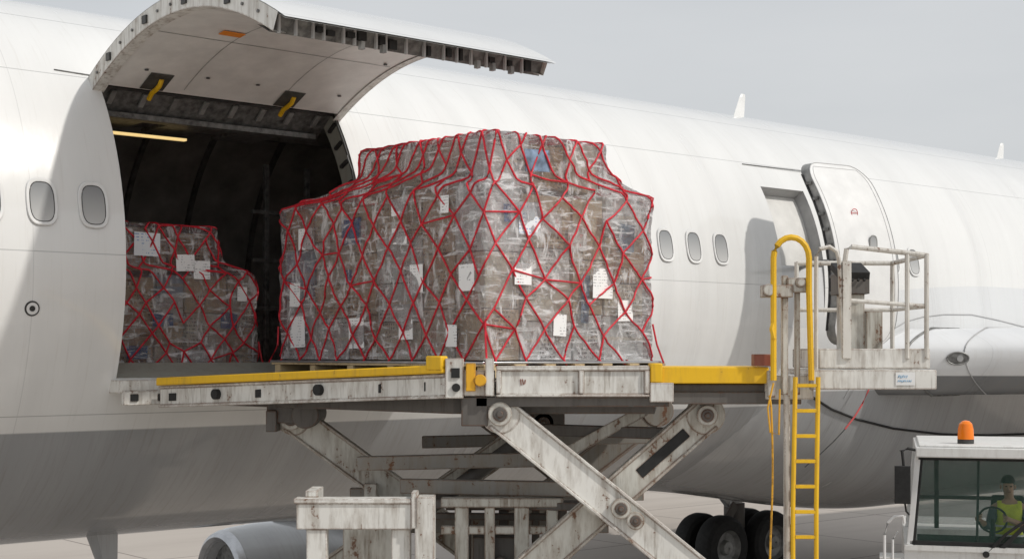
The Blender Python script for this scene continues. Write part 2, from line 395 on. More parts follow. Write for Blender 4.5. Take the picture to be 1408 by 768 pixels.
while x<CX1-.12:
    p=Vector(D(x,.99,-.10));b.box(x-.010,x+.010,p.y-.010,p.y+.02,p.z-.095,p.z+.08,1)
    w_=random.uniform(.03,.09)
    if random.random()<.65: b.box(x+.03,x+.03+w_,p.y-.015,p.y+.02,p.z-random.uniform(.03,.09),p.z+random.uniform(0,.05),2)
    if random.random()<.35: b.box(x+.05,x+.09,p.y-.03,p.y+.02,p.z-.12,p.z-.05,3)
    x+=random.uniform(.10,.24)
b.obj('door_latch_edge',[M['edge'],M['seam'],M['black'],M['frames']],door,recalc=False)
for k in range(13):
    t=.05+k*.073
    p=Vector(D(CX0,t,-.09));b=B(A);b.cyl((CX0-.004,p.y,p.z),(CX0-.016,p.y,p.z),.015,10,0)
    b.obj('edge_fastener',M['edge'],door)
    if k%3==1: b=B(A);b.box(CX0-.02,CX0,p.y-.05,p.y+.04,p.z-.04,p.z+.04,0);b.obj('edge_latch',M['darkmetal'],door,.004)
for xc in (7.0,8.6):
    b=B(A);p=Vector(D(xc,.035,-.168));q=Vector(D(xc,.11,-.172))
    b.slab([(xc-.13,p.y,p.z-.006),(xc+.13,p.y,p.z-.006),(xc+.13,q.y,q.z-.006),(xc-.13,q.y,q.z-.006)],(0,0,.004),0)
    b.obj('door_hinge_recess',M['recess'],door)
    b=B(A);p=Vector(D(xc,.06,-.16))
    pts=[(xc+.03,p.y-.10,p.z+.03),(xc+.03,p.y-.05,p.z-.03),(xc+.03,p.y+.03,p.z-.06),(xc+.03,p.y+.12,p.z-.08),(xc+.03,p.y+.2,p.z-.14)]
    b.tube(pts,.026,8);b.obj('door_actuator',M['yel'],door,label='yellow hinge actuator hook')
for (x,t) in ((6.8,.12),(7.5,.12),(8.1,.12),(9.15,.12),(9.2,.35)):
    b=B(A);p=Vector(D(x,t,-.172));b.cyl(p,(p.x,p.y,p.z-.01),.022,8,0);b.obj('lining_fastener',M['darkmetal'],door)
b=B(A);p=Vector(D(7.2,.385,-.185));q=Vector(D(7.2,.415,-.185));b.slab([(7.10,p.y,p.z),(7.34,p.y,p.z),(7.34,q.y,q.z),(7.10,q.y,q.z)],(0,0,.008));b.obj('orange_placard',M['orange'],door)
# windows
def surf_frame(x,z,r=R):
    ph_=math.asin((z-ZC)/r);nrm=Vector((0,-math.cos(ph_),math.sin(ph_)));tan=Vector((0,math.sin(ph_),math.cos(ph_)))
    c=Vector((x,YC-r*math.cos(ph_),z));return c,Vector((1,0,0)),tan,nrm
def sup(a,w,h,e=3.0):
    c,s_=math.cos(a),math.sin(a);return (math.copysign(abs(c)**(2/e),c)*w,math.copysign(abs(s_)**(2/e),s_)*h)
for wx in (4.6,5.12,5.65,6.175,14.34,14.9,15.46,18.4,19.55,20.1):
    c,ex,et,nn=surf_frame(wx,6.10);b=B(A);m_=28
    rings=[(.158,.238,.004),(.152,.232,.016),(.134,.212,.016),(.120,.196,.010)]
    vs=[]
    for w,h,o in rings:
        for i in range(m_):
            q=sup(2*math.pi*i/m_,w,h);vs.append(c+ex*q[0]+et*q[1]+nn*o)
    b.add(vs,[(k*m_+i,k*m_+(i+1)%m_,(k+1)*m_+(i+1)%m_,(k+1)*m_+i) for k in range(3) for i in range(m_)])
    wf=b.obj('window',M['white'],plane,sharp=50)
    b=B(A);vs=[c+nn*.011]+[c+ex*q[0]+et*q[1]+nn*.0115 for q in [sup(2*math.pi*i/m_,.121,.197) for i in range(m_)]]
    b.add(vs,[(0,1+i,1+(i+1)%m_) for i in range(m_)]);b.obj('window_pane',M['pane'],wf)
    b=B(A);b.tube([c+ex*q[0]+et*q[1]+nn*.012 for q in [sup(2*math.pi*i/m_,.121,.197) for i in range(m_)]],.0045,5,closed=True);b.obj('window_seal',M['darkmetal'],wf)
# round port
c,ex,et,nn=surf_frame(5.55,5.07);b=B(A)
b.lathe(c,nn,[(.002,.075),(.012,.07),(.012,.060),(.004,.058)],24,0);b.lathe(c,nn,[(.009,.06),(.009,.03)],24,1);b.cyl(c+nn*.002,c+nn*.014,.026,16,0)
b.obj('static_port',[M['darkmetal'],M['white']],plane)
# passenger door opening + panel
b=B(A)
b.grid(lambda u,v:F(PX1,PP0+(PP1-PP0)*u,R-.003-.25*v),12,1);b.grid(lambda u,v:F(PX0,PP0+(PP1-PP0)*u,R-.003-.25*v),12,1)
b.grid(lambda u,v:F(PX0+(PX1-PX0)*u,PP1,R-.003-.25*v),4,1);b.grid(lambda u,v:F(PX0+(PX1-PX0)*u,PP0,R-.003-.25*v),4,1)
b.grid(lambda u,v:F(PX0-.3+(PX1-PX0+.9)*u,PP0-5+(PP1-PP0+10)*v,R-.20),4,12,1)
b.obj('passenger_doorway',[M['seam'],M['doorwhite']],plane,recalc=False)
VA=Vector((-SA,CA,0));q0=Vector((4.44,20.0,0));q1=Vector((5.44,20.65,0));pd=(q1-q0);pn=Vector((pd.y,-pd.x,0)).normalized()
ZB=4.75
def PDp(s_,z,off=0):
    d=min(z-ZB,7.33-z);m_=0
    if d<.3: m_=.3-math.sqrt(max(0,.09-(.3-d)**2))
    L=pd.length;s2=(m_+s_*(L-2*m_))/L
    dz=z-ZC;lean=R-math.sqrt(R*R-dz*dz)
    return q0+pd*s2+VA*lean*1.12+Vector((0,0,z))+pn*off
def ez(v): return ZB+(7.33-ZB)*(.5-.5*math.cos(math.pi*v))
b=B();b.grid(lambda u,v:PDp(u,ez(v),.06),6,28);b.grid(lambda u,v:PDp(u,ez(v),.045),6,28)
pdoor=b.obj('passenger_door',M['white'],plane,recalc=False,label='open white passenger door swung outward')
b=B()
b.grid(lambda u,v:PDp(u,ez(v),-.11),6,28,0)
b.grid(lambda u,v:PDp(0,ez(u),.058-.168*v),28,1,0);b.grid(lambda u,v:PDp(1,ez(u),.058-.168*v),28,1,0)
b.obj('door_inner_shell',M['frames'],pdoor,recalc=False)
b=B();zs=[ez(k/30) for k in range(31)]
b.tube([PDp(0,z,.062) for z in zs]+[PDp(1,z,.062) for z in reversed(zs)],.006,6,closed=True);b.obj('door_outline_seal',M['seam'],pdoor)
b=B();b.tube([PDp(.06,z,.0625) for z in zs[3:-3]]+[PDp(.94,z,.0625) for z in reversed(zs[3:-3])],.003,5,closed=True);b.obj('door_outline_seam',M['seam'],pdoor)
b=B()
b.tube([PDp(0,4.95+.2*k,-.09)-pd*.01 for k in range(12)],.016)
b.obj('door_edge_seal',M['darkmetal'],pdoor)
for k in range(9):
    b=B();z=5.25+k*.22;p=PDp(0,z,0);b.beam(p-pd*.012+pn*.02,p-pd*.012-pn*.07,.03,.04);b.obj('door_edge_latch',M['edge'],pdoor)
b=B();b.tube([PDp(.02,5.9,-.02),PDp(-.1,5.9,-.25),A((17.3,13.7,5.9))],.035);b.obj('door_hinge_arm',M['frames'],pdoor)
b=B();c=PDp(.64,6.16,.065);b.tube([c+pd.normalized()*q[0]*.9+Vector((0,0,q[1])) for q in [sup(2*math.pi*i/20,.08,.125,2.6) for i in range(20)]],.011,5,closed=True);b.obj('door_window_ring',M['frames'],pdoor)
b=B();vs=[c+pn*.004]+[c+pn*.004+pd.normalized()*q[0]*.9+Vector((0,0,q[1])) for q in [sup(2*math.pi*i/20,.08,.125,2.6) for i in range(20)]];b.add(vs,[(0,1+i,1+(i+1)%20) for i in range(20)]);b.obj('door_window_pane',M['pane'],pdoor)
c=PDp(.46,6.60,.068);e=pd.normalized()
b=B();b.tube([c+e*.06*math.cos(a)+Vector((0,0,.06*math.sin(a))) for a in [2*math.pi*i/16 for i in range(16)]],.006,5,closed=True)
b.beam(c-e*.04,c+e*.04,.006,.008);b.obj('red_door_ring',M['red'],pdoor)
for dzz,w in ((-.16,.13),(-.20,.16),(-.24,.10)):
    b=B();cc=c+Vector((0,0,dzz));b.beam(cc-e*w*.5,cc+e*w*.5,.006,.008);b.obj('red_door_lettering',M['red'],pdoor)
b=B(A);b.tube([F(16.6,37.5,R+.006),F(18.2,37.5,R+.02),F(18.5,37.5,R+.02)],.007);b.obj('rain_gutter',M['edge'],plane)
# antennas
def blade(name,x,y,zb,zt,ch,mat,lean=0):
    b=B(A);s_=[]
    for (z,c_,dx,th) in ((zb,ch,0,.04),(zb+(zt-zb)*.9,ch*.45,lean*.9,.02),(zt,ch*.3,lean,.012)):
        s_.append([(x+dx-c_/2,y,z),(x+dx-c_*.2,y-th,z),(x+dx+c_/2,y,z),(x+dx-c_*.2,y+th,z)])
    vs=sum(s_,[]);fs=[(k*4+i,k*4+(i+1)%4,k*4+4+(i+1)%4,k*4+4+i) for k in range(2) for i in range(4)]+[(8,9,10,11),(3,2,1,0)]
    b.add(vs,fs);b.obj(name,mat,plane,smooth=False)
blade('blade_antenna',19.34,YC,8.55,9.14,.34,M['white'],.16)
blade('blade_antenna',27.7,YC,8.55,9.06,.34,M['white'],.12)
blade('blade_antenna',7.35,16.0,2.60,1.95,.42,M['fair'],.12)
blade('blade_antenna',22.3,16.7,2.5,1.75,.5,M['ld'],.35)
blade('blade_antenna',4.7,YC,8.55,8.78,.5,M['darkmetal'],.1)
# belly fairing
def sst(a,b_,x):
    t=max(0,min(1,(x-a)/(b_-a)));return t*t*(3-2*t)
def frr(x,q):
    f=sst(15.5,22.5,x);return R-.015+f*(.16*sst(8,-14,q)+.54*sst(-22,-62,q))-.02*(1-f)
def FR(u,v):
    x=15.5+20.5*u;p=7-194*v;q=p if p>-90 else -180-p
    return F(x,p,frr(x,q))
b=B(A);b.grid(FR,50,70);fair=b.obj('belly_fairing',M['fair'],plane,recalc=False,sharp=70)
b=B(A);pts=[]
for x,z in ((18.7,3.95),(18.8,4.3),(18.95,4.6),(19.15,4.82),(19.4,5.0),(19.76,5.14),(20.2,5.22),(20.8,5.27),(21.6,5.28),(22.4,5.20),(23.4,5.08),(25,4.9)):
    p=math.degrees(math.asin((z-ZC)/(R+.05)));pts.append(F(x,p,max(R,frr(x,p))+.006))
b.tube(pts,.008);b.obj('fairing_seam',M['seam'],fair)
b=B(A);pts=[]
for x,p in ((17.9,-30),(18.5,-34),(19.2,-37),(20.2,-39.5),(21.5,-41),(23,-42),(26,-43)): pts.append(F(x,p,frr(x,p)+.012))
b.tube(pts,.020);b.obj('fairing_rubber_seal',M['black'],fair)
# wing
def foil(x): return .5*math.sqrt(min(1,x/.055))*(1-max(0,x-.25)**1.3*1.45) if x<1 else .0
secs=[(15.2,17.9,13,1.0,4.60),(14.1,18.6,12.6,1.02,4.62),(13.5,19.25,12.2,1.05,4.64),(13.1,19.80,11.8,1.06,4.65),(12.6,20.35,11.2,1.06,4.66),(11.8,21.1,10.5,1.06,4.67),(2,27.7,7,.75,5.0),(-8,34.5,4.5,.45,5.5)]
ch=[0,.0007,.0015,.0028,.004,.006,.009,.012,.016,.021,.027,.033,.04,.047,.055,.08,.12,.2,.32,.48,.66,.84,1.0]
def wingmesh(secs):
    b=B(A);vs=[]
    for (y,x0,c_,th,z) in secs:
        vs+=[(x0+c_*t,y,z+th*foil(t)*.72) for t in ch]+[(x0+c_*t,y,z-th*foil(t)*1.28) for t in reversed(ch[1:-1])]
    n=len(ch)*2-2;k_=len(secs)
    b.add(vs,[(k*n+i,k*n+(i+1)%n,(k+1)*n+(i+1)%n,(k+1)*n+i) for k in range(k_-1) for i in range(n)]+[tuple(range((k_-1)*n,k_*n))])
    return b
wing=wingmesh(secs).obj('wing',M['wing'],plane,sharp=60,label='pale grey wing root with underside shade painted in')
# sealant bead where the leading edge leaves the fairing, and a slat line outboard of it
for (y,x0,c_,th,z),rr_,mt in (((13.33,19.50,12.0,1.055,4.645),.020,'edge'),((12.75,20.19,11.35,1.06,4.657),.009,'seam')):
    b=B(A);cc=ch[:17]
    b.tube([(x0+c_*t-.008,y-.01,z+(th*foil(t)*.72+.008)) for t in reversed(cc)]+[(x0+c_*t-.008,y-.01,z-(th*foil(t)*1.28+.008)) for t in cc[1:]],rr_,6);b.obj('wing_root_seal',M[mt],wing)
bv=BVHTree.FromPolygons([v.co+WL[wing.name] for v in wing.data.vertices],[p.vertices[:] for p in wing.data.polygons])
bv2=BVHTree.FromPolygons([v.co+WL[fair.name] for v in fair.data.vertices],[p.vertices[:] for p in fair.data.polygons])
ori=Vector((6.2,14,4.6));tgt=Vector((7.05,23.5,4.555));dr=(tgt-ori).normalized();hits=[h for h in (bv.ray_cast(ori,dr),bv2.ray_cast(ori,dr)) if h[0]]
if hits:
    h=min(hits,key=lambda k:k[3]);nn=h[1] if h[1].dot(dr)<0 else -h[1]
    ex=Vector((0,0,1)).cross(nn).normalized();et=nn.cross(ex);b=B()
    el=[2*math.pi*i/24 for i in range(24)]
    b.tube([h[0]+ex*.17*math.cos(a)+et*.10*math.sin(a)+nn*.02 for a in el],.012,6,closed=True,mi=0)
    b.add([h[0]+nn*.035]+[h[0]+ex*.17*math.cos(a)+et*.10*math.sin(a)+nn*.02 for a in el],[(0,1+i,1+(i+1)%24) for i in range(24)],1);b.cyl(h[0]+nn*.02+ex*.03,h[0]+nn*.04+ex*.03,.05,16,2)
    b.obj('landing_light',[M['frames'],M['edge'],M['pane']],plane,label='oval landing light in wing root')
# red ribbon on belly
b=B(A);pts=[]
for k in range(9):
    t=k/8;x=19.0-1.2*t;p=-20-25*t;pts.append(F(x+.25*math.sin(t*3),p,R+.20+.45*t))
b.tube(pts[:6],.014);b.tube(pts[5:],.008,6,1);b.obj('red_ribbon',[M['red'],M['darkmetal']],plane,label='short red streamer on thin cable below belly')
# main gear (far side)
gx,gy=23.35,20.2
gear=B(A);gear.cyl((gx,gy,.75),(gx,gy,3.1),.17,20,0);gear.cyl((gx,gy,.7),(gx,gy,1.5),.22,20,1)
gear.beam((gx-.8,gy,.68),(gx+.8,gy,.68),.24,.26,0);gear.beam((gx-.1,gy,1.4),(gx-1.7,gy,2.9),.12,.14,0);gear.beam((gx,gy,1.6),(gx+.1,gy-1.6,2.9),.12,.12,0)
gear.tube([(gx-.2,gy-.2,2.6),(gx-.28,gy-.2,1.7),(gx-.35,gy-.1,1.0)],.03);gear.beam((gx-.2,gy-.2,1.5),(gx-.55,gy-.2,1.1),.06,.2,1);gear.beam((gx-.55,gy-.2,1.1),(gx-.2,gy-.2,.8),.06,.2,1)
gr_=gear.obj('landing_gear',[M['fair'],M['ld']],plane,.01,label='main landing gear truck under the belly')
for dx in (-.74,.74):
    for dy in (-.30,.30):
        b=B(A);x=gx+dx;y0=gy+dy
        b.lathe((x,y0-.21,.66),(0,1,0),[(0,.36),(-.0,.44),(.0,.56),(.05,.63),(.12,.655),(.30,.655),(.37,.63),(.42,.56),(.42,.36)],40,0)
        b.lathe((x,y0-.21,.66),(0,1,0),[(.0,.37),(.05,.34),(.10,.31),(.12,.16),(.02,.13),(.0,.02)],24,1)
        b.lathe((x,y0+.21,.66),(0,1,0),[(.0,.37),(-.05,.34),(-.10,.31),(-.12,.16),(-.02,.13),(.0,.02)],24,1)
        w=b.obj('wheel',[M['black'],M['frames']],gr_)
b=B(A);b.slab([(22.0,20.9,2.9),(23.0,20.9,2.9),(22.9,21.2,2.1),(22.3,21.2,2.2)],(0,.04,0));b.obj('gear_door',M['fair'],gr_)
# far engine
ex0=12.2;b=B(A)
prof=[(.35,.55),(.06,.66),(0,.72),(.05,.79),(.25,.86),(.9,.92),(1.7,.88),(2.5,.72),(3.2,.52)]
b.lathe((ex0,22,.80),(1,0,0),prof,48,0)
eng=b.obj('engine_nacelle',M['fair'],plane,label='grey engine nacelle seen beneath the belly')
b=B(A);b.lathe((ex0,22,.80),(1,0,0),[(.10,.64),(.03,.68),(-.012,.72),(.03,.79),(.14,.835)],48,0);b.obj('inlet_lip',M['chrome'],eng)
b=B(A);b.cyl((ex0+.25,22,.80),(ex0+.3,22,.80),.62,32,0);b.lathe((ex0+.0,22,.80),(1,0,0),[(0,.01),(.1,.08),(.27,.17)],20,0);b.obj('engine_fan',M['edge'],eng)
b=B(A);b.slab([(ex0+.9,21.93,1.65),(ex0+2.6,21.93,1.6),(ex0+6.5,21.93,3.6),(ex0+6.0,21.93,4.2)],(0,.16,0));b.obj('engine_pylon',M['fair'],eng)
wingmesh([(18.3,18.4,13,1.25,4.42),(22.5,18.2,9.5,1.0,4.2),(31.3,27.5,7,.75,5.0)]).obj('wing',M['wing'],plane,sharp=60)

# -------------------------------------------------------------- cargo loads
def make_load(label,x0,x1,y0,y1,z0,z1,tx0,tx1,ty0,ty1,z2,nx,ny,nz,group,papers,seed,deckz,netr=.0100,tn=(3,4),tent=.42,cell=.39):
    random.seed(seed)
    th=thing('pallet_load',label,'cargo',A(((x0+x1)/2,(y0+y1)/2,deckz)),group)
    def rect(k,f,e):
        X0,X1,Y0,Y1=e
        return [(X0,Y1+(Y0-Y1)*f),(X0+(X1-X0)*f,Y0),(X1,Y0+(Y1-Y0)*f),(X1+(X0-X1)*f,Y1)][k]
    LS=[y1-y0,x1-x0,y1-y0,x1-x0];PER=sum(LS)
    h1=z1-z0;hh=z2-z1
    def raw(s_,v):
        s_%=PER;k=0
        while s_>LS[k] and k<3: s_-=LS[k];k+=1
        f=min(1,s_/LS[k]);a=Vector(rect(k,f,(x0,x1,y0,y1)));t_=Vector(rect(k,f,(tx0,tx1,ty0,ty1)));cen=Vector(((tx0+tx1)/2,(ty0+ty1)/2))
        # the wrap hangs straight, then lies on the shoulder, then climbs the top tier
        if v<h1: return Vector((a.x,a.y,z0+v))
        sh=t_-a;L1=sh.length*.95+.03
        dr_=tent*hh*min(1,sh.length/.6)
        if v<h1+L1:
            w=(v-h1)/L1;q=a+sh*.90*w;return Vector((q.x,q.y,z1+dr_*w**1.4))
        zs=z1+dr_
        L2=z2-zs+.02
        if v<h1+L1+L2:
            w=(v-h1-L1)/L2;q=a+sh*(.90+.10*w);return Vector((q.x,q.y,zs+(z2-zs)*w))
        w=min(1,(v-h1-L1-L2)/.75);q=t_+(cen-t_)*w;return Vector((q.x,q.y,z2+.015*w))
    def S(s_,v,off=0):
        p=Vector((0,0,0))
        for ds in (-.05,0,.05): p+=raw(s_+ds,v)
        for dv in (-.035,.035): p+=raw(s_,max(0,v+dv))
        p/=5
        cen=Vector(((x0+x1)/2,(y0+y1)/2,p.z-.3 if v>h1 else p.z));d=(p-cen).normalized()
        nz_=noise.noise(Vector((p.x*1.9,p.y*1.9,p.z*2.4))*1.3)*.042+noise.noise(p*7)*.020+noise.noise(p*17)*.009
        return p+d*(nz_+off+.030)
    cnt=0
    def cart(a0,a1,b0,b1,c0,c1):
        nonlocal cnt
        mt=random.choices(CART,CW)[0];bb=B(A);j=.03
        bb.box(a0+random.uniform(.004,j),a1-random.uniform(.004,j*.6),b0+random.uniform(.004,j),b1-random.uniform(.004,j*.6),c0+.002,c1-.006)
        bb.obj('carton',mt,th,.008);cnt+=1
    # uneven column widths and level heights
    def cuts(a,c,n):
        w=[random.uniform(.75,1.3) for _ in range(n)];t=sum(w);o=[a]
        for q in w:o.append(o[-1]+q/t*(c-a))
        return o
    XC=cuts(x0+.02,x1-.02,nx);YCt=cuts(y0+.02,y1-.02,ny)
    for i in range(nx):
        for j in range(ny):
            if 0<i<nx-1 and 0<j<ny-1: continue
            top=z1-(0 if (i==0 and j==0) else random.uniform(0,.07))
            cu=cuts(z0,top,random.choice((nz-1,nz-1,nz)))
            for k in range(len(cu)-1):
                if (i==nx-1 or j==ny-1) and not(i==0 or j==0) and k<len(cu)-2: continue
                cart(XC[i],XC[i+1],YCt[j],YCt[j+1],cu[k],cu[k+1])
    if hh>.2:
        TX=cuts(tx0+.03,tx1-.03,tn[0]);TY=cuts(ty0+.03,ty1-.03,tn[1])
        for i in range(tn[0]):
            for j in range(tn[1]):
                dzz=random.uniform(-.09,0) if (i or j) else 0
                cart(TX[i],TX[i+1],TY[j],TY[j+1],z1+.002,z2+dzz-.012)
    bb=B(A);bb.box(XC[1],XC[-2],YCt[1],YCt[-2],z0,z1-.01);bb.obj('inner_carton_stack',CART[1],th)
    for (fc,c_,z,w,h,mt) in papers:
        bb=B(A);tl_=random.uniform(-.06,.06);o_=.026 if mt in('paper','sticker') else -.004
        if fc=='L': q=[(x0-o_,c_+sx*w/2+sz*tl_*h/2,z+sz*h/2-sx*tl_*w/2) for sx,sz in ((-1,-1),(1,-1),(1,1),(-1,1))];bb.slab(q,(-.003,0,0))
        else: q=[(c_+sx*w/2-sz*tl_*h/2,y0-o_,z+sz*h/2+sx*tl_*w/2) for sx,sz in ((-1,-1),(1,-1),(1,1),(-1,1))];bb.slab(q,(0,-.003,0))
        bb.obj('shipping_label' if mt!='blue' else 'printed_panel',M[mt],th,smooth=False)
    NV=76;NS=230;vmax=h1+hh+1.9
    bb=B(A);bb.grid(lambda u,v:S(u*PER,v*vmax),NS,NV);bb.obj('plastic_wrap',M['wrap'],th,recalc=False,sharp=180)
    # net
    bb=B(A);ncol=2*int(PER/cell);ds=PER/ncol;dv=cell*.67;nrow=int((h1+hh+1.6)/dv)
    nodes={}
    for i in range(ncol):
        for j in range(nrow+1):
            if (i+j)%2: continue
            nodes[(i,j)]=(i*ds+random.uniform(-.065,.065),max(0,j*dv+ (random.uniform(-.07,.07) if j else 0)))
    def strand(a,c,r=netr):
        n_=7;P=[]
        du=c[0]-a[0]
        if du>PER/2: du-=PER
        if du<-PER/2: du+=PER
        for k in range(n_+1):
            t=k/n_;s_=a[0]+du*t;v=a[1]+(c[1]-a[1])*t
            P.append(S(s_,max(0,v),.014))
        bb.tube(P,r,5)
    for (i,j),a in nodes.items():
        for di in (-1,1):
            q=((i+di)%ncol,j+1)
            if q in nodes and random.random()>.05: strand(a,nodes[q])
        if random.random()<.09 and ((i+2)%ncol,j) in nodes and j>0: strand(a,nodes[((i+2)%ncol,j)],netr*.85)
    for (i,j),a_ in list(nodes.items()):
        if j: continue
        a=S(a_[0],0,.014);cen=Vector(((x0+x1)/2,(y0+y1)/2,a.z));d=(a-cen).normalized()
        bb.tube([a,a+d*.04+Vector((0,0,-.045))],netr,5)
    for cx_,cy_ in ((x0,y1),(x0,y0),(x1,y0)):
        ss={(x0,y1):.02,(x0,y0):LS[0],(x1,y0):LS[0]+LS[1]}[(cx_,cy_)]
        a=S(ss,.35,.014);cen=Vector(((x0+x1)/2,(y0+y1)/2,a.z));d=(a-cen).normalized();bb.tube([a,S(ss,.15,.05),a+d*.11+Vector((0,0,-.38))],netr,5)
    bb.obj('cargo_net',M['rednet'],th,recalc=False,label='red webbing cargo net')
    bb=B(A);bb.box(x0-.10,x1+.10,y0-.10,y1+.08,z0-.030,z0-.008,0)
    bb.obj('aluminium_pallet',M['chrome'],th,.004)
    bb=B(A);
    for k in range(7):
        x=x0-.10+k*(x1-x0+.08)/6;bb.box(x,x+.13,y0-.12,y1+.05,z0-.031-.022,z0-.0315)
    for k in range(6):
        y=y0-.12+k*(y1-y0)/5;bb.box(x0-.10,x1+.10,y,y+.10,deckz+.002,z0-.031-.024)
    for k in range(5):
        x=x0-.10+k*(x1-x0+.06)/4;bb.box(x,x+.14,y0-.13,y0-.02,deckz+.002,z0-.031-.024)
    bb.obj('wooden_pallet',M['wood'],th,.004)
    return th
P1=[('L',11.92,4.84,.26,.30,'paper'),('L',11.1,4.92,.22,.30,'paper'),('L',10.93,5.34,.20,.26,'paper'),('L',13.05,5.25,.2,.25,'paper'),('L',13.0,4.86,.28,.32,'paper'),
('L',11.2,5.75,.24,.15,'paper'),('L',11.2,6.03,.26,.16,'paper'),('L',12.85,5.82,.26,.22,'paper'),('L',10.18,5.32,.22,.24,'paper'),('L',12.05,5.85,.34,.26,'blue'),('L',11.85,5.86,.12,.16,'redprint'),('L',10.5,6.0,.12,.16,'paper'),('L',12.5,5.75,.14,.18,'redprint'),('L',12.1,5.4,.12,.14,'blue'),('L',10.4,4.8,.16,.2,'paper'),
('R',8.68,5.86,.26,.3,'sticker'),('R',8.98,5.84,.24,.20,'redprint'),('R',8.6,5.36,.2,.2,'paper'),('R',9.6,5.3,.26,.28,'paper'),('R',9.3,5.72,.24,.2,'redprint'),('R',9.9,5.05,.2,.2,'paper'),('R',9.05,4.9,.16,.2,'paper'),('R',9.95,5.75,.2,.26,'bluegrey'),('R',8.8,6.40,.3,.2,'bluegrey'),('R',9.4,5.15,.10,.45,'bluegrey'),('R',8.45,5.9,.10,.16,'blue'),('R',9.7,5.9,.2,.16,'paper')]
make_load('shrink-wrapped carton stack under red net on loader deck',8.17,10.25,9.96,13.35,4.575,6.16,8.26,9.66,9.99,11.95,6.63,4,6,4,'netted cargo pallets',P1,8,4.42)
P2=[('R',7.75,5.55,.2,.2,'paper'),('R',7.1,5.8,.3,.25,'sticker'),('R',8.1,5.0,.2,.18,'blue'),('R',7.3,5.0,.24,.14,'blue'),('R',7.0,4.65,.24,.14,'blue'),('R',7.7,4.6,.4,.14,'paper'),('R',8.25,5.3,.12,.16,'paper'),('R',7.55,5.62,.22,.18,'paper')]
CW=[6,7,4,3,1.2,.5]
make_load('netted carton stack standing inside the dark hold',6.35,8.44,14.35,16.2,4.42,5.52,6.35,7.95,14.37,16.0,6.02,5,3,4,'netted cargo pallets',P2,9,4.352,tent=.3,cell=.29)
random.seed(3)

# ------------------------------------------------------------ cargo loader
ld=thing('cargo_loader','worn white and yellow scissor-lift cargo loader beside aircraft','cargo loader',Vector((.3,13.6,0)))
Ap=Vector((-3.51,14.5,0));Bp=Vector((-.55,12.0,0))
inn=Vector((.62,.74,0)).normalized()
def at(p,z): return (p.x,p.y,z)
poly=[(-3.44,14.62),(-.52,12.14),(1.32,12.14),(1.6,14.6),(-.5,17.05)]
b=B();b.slab([(x,y,4.33) for x,y in poly],(0,0,.075));b.obj('deck',M['ld'],ld,.004)
b=B();cx_=sum(p[0] for p in poly)/5;cy_=sum(p[1] for p in poly)/5
b.slab([(cx_+(x-cx_)*.93,cy_+(y-cy_)*.93,4.13) for x,y in poly],(0,0,.198))
b.obj('underframe',M['ld'],ld,.01)
b=B();b.slab([at(Ap,4.113),at(Bp,4.284),at(Bp,4.474),at(Ap,4.315)],inn*.12)
b.slab([at(Ap-inn*.02,4.10),at(Bp-inn*.02,4.27),at(Bp-inn*.02,4.292),at(Ap-inn*.02,4.125)],inn*.10)
b.slab([at(Ap-inn*.02,4.29),at(Bp-inn*.02,4.448),at(Bp-inn*.02,4.47),at(Ap-inn*.02,4.312)],inn*.10)
b.obj('bridge_beam',M['lw'],ld,.006)
b=B();b.slab([at(Ap-inn*.05,4.318),at(Bp-inn*.05,4.478),at(Bp-inn*.05,4.548),at(Ap-inn*.05,4.396)],inn*.10)
q=Bp.lerp(Ap,.045);b.slab([at(q-inn*.055,4.50),at(Bp-inn*.055,4.50),at(Bp-inn*.055,4.62),at(q-inn*.055,4.62)],inn*.09)
b.obj('bridge_guide_rail',M['yel'],ld,.012)
for t in (.04,.22,.38,.60,.80,.94):  # dark blocks stand in for shaded beam holes, two with a round boss
    b=B();p=Ap.lerp(Bp,t);z=4.113+.171*t;b.slab([at(p-inn*.012,z+.05),at(p.lerp(Bp,.03)-inn*.012,z+.055),at(p.lerp(Bp,.03)-inn*.012,z+.13),at(p-inn*.012,z+.125)],inn*.02,0)
    if t in (.22,.60): q=p.lerp(Bp,.02);b.cyl(at(q-inn*.05,z+.10),at(q,z+.10),.05,14,0)
    b.obj('beam_hole_patch',M['black'],ld,.003)
b=B();b.box(-.11,1.11,11.98,12.12,4.30,4.52);b.box(-.13,1.13,11.955,12.12,4.50,4.538);b.box(-.13,1.13,11.955,12.12,4.284,4.305)
for x in (-.13,.55,1.09): b.box(x,x+.04,11.95,11.982,4.31,4.50)
b.box(1.135,1.33,11.96,12.15,4.24,4.40)
b.obj('side_beam',M['lw'],ld,.006)
for (xa,za,xb,zb_) in ((.07,4.43,.075,4.38),(.085,4.43,.095,4.385),(.11,4.425,.105,4.39)):
    b=B();b.beam((xa,11.976,za),(xb,11.976,zb_),.004,.008);b.obj('stencil_mark',M['rust'],ld)
b=B();b.box(-.53,-.14,12.0,12.16,4.29,4.50,0);b.box(-.55,-.40,11.97,12.1,4.27,4.60,0);b.box(-.22,-.15,11.94,12.1,4.29,4.60,0);cb=b.obj('corner_block',M['lw'],ld,.006)
b=B();b.box(-.38,-.30,11.95,12.05,4.33,4.56,0);b.cyl((-.26,11.93,4.42),(-.26,12.05,4.42),.05,16,0);b.box(-.34,-.24,11.96,12.0,4.38,4.46,0);b.obj('corner_hook',M['ly'],cb,.006)
b=B();b.cyl((-.46,11.95,4.36),(-.46,12.0,4.36),.035,12,0);b.obj('corner_bolt',M['black'],cb)
b=B();b.box(-.50,-.43,11.955,12.0,4.44,4.52,0);b.obj('corner_slot',M['black'],cb)
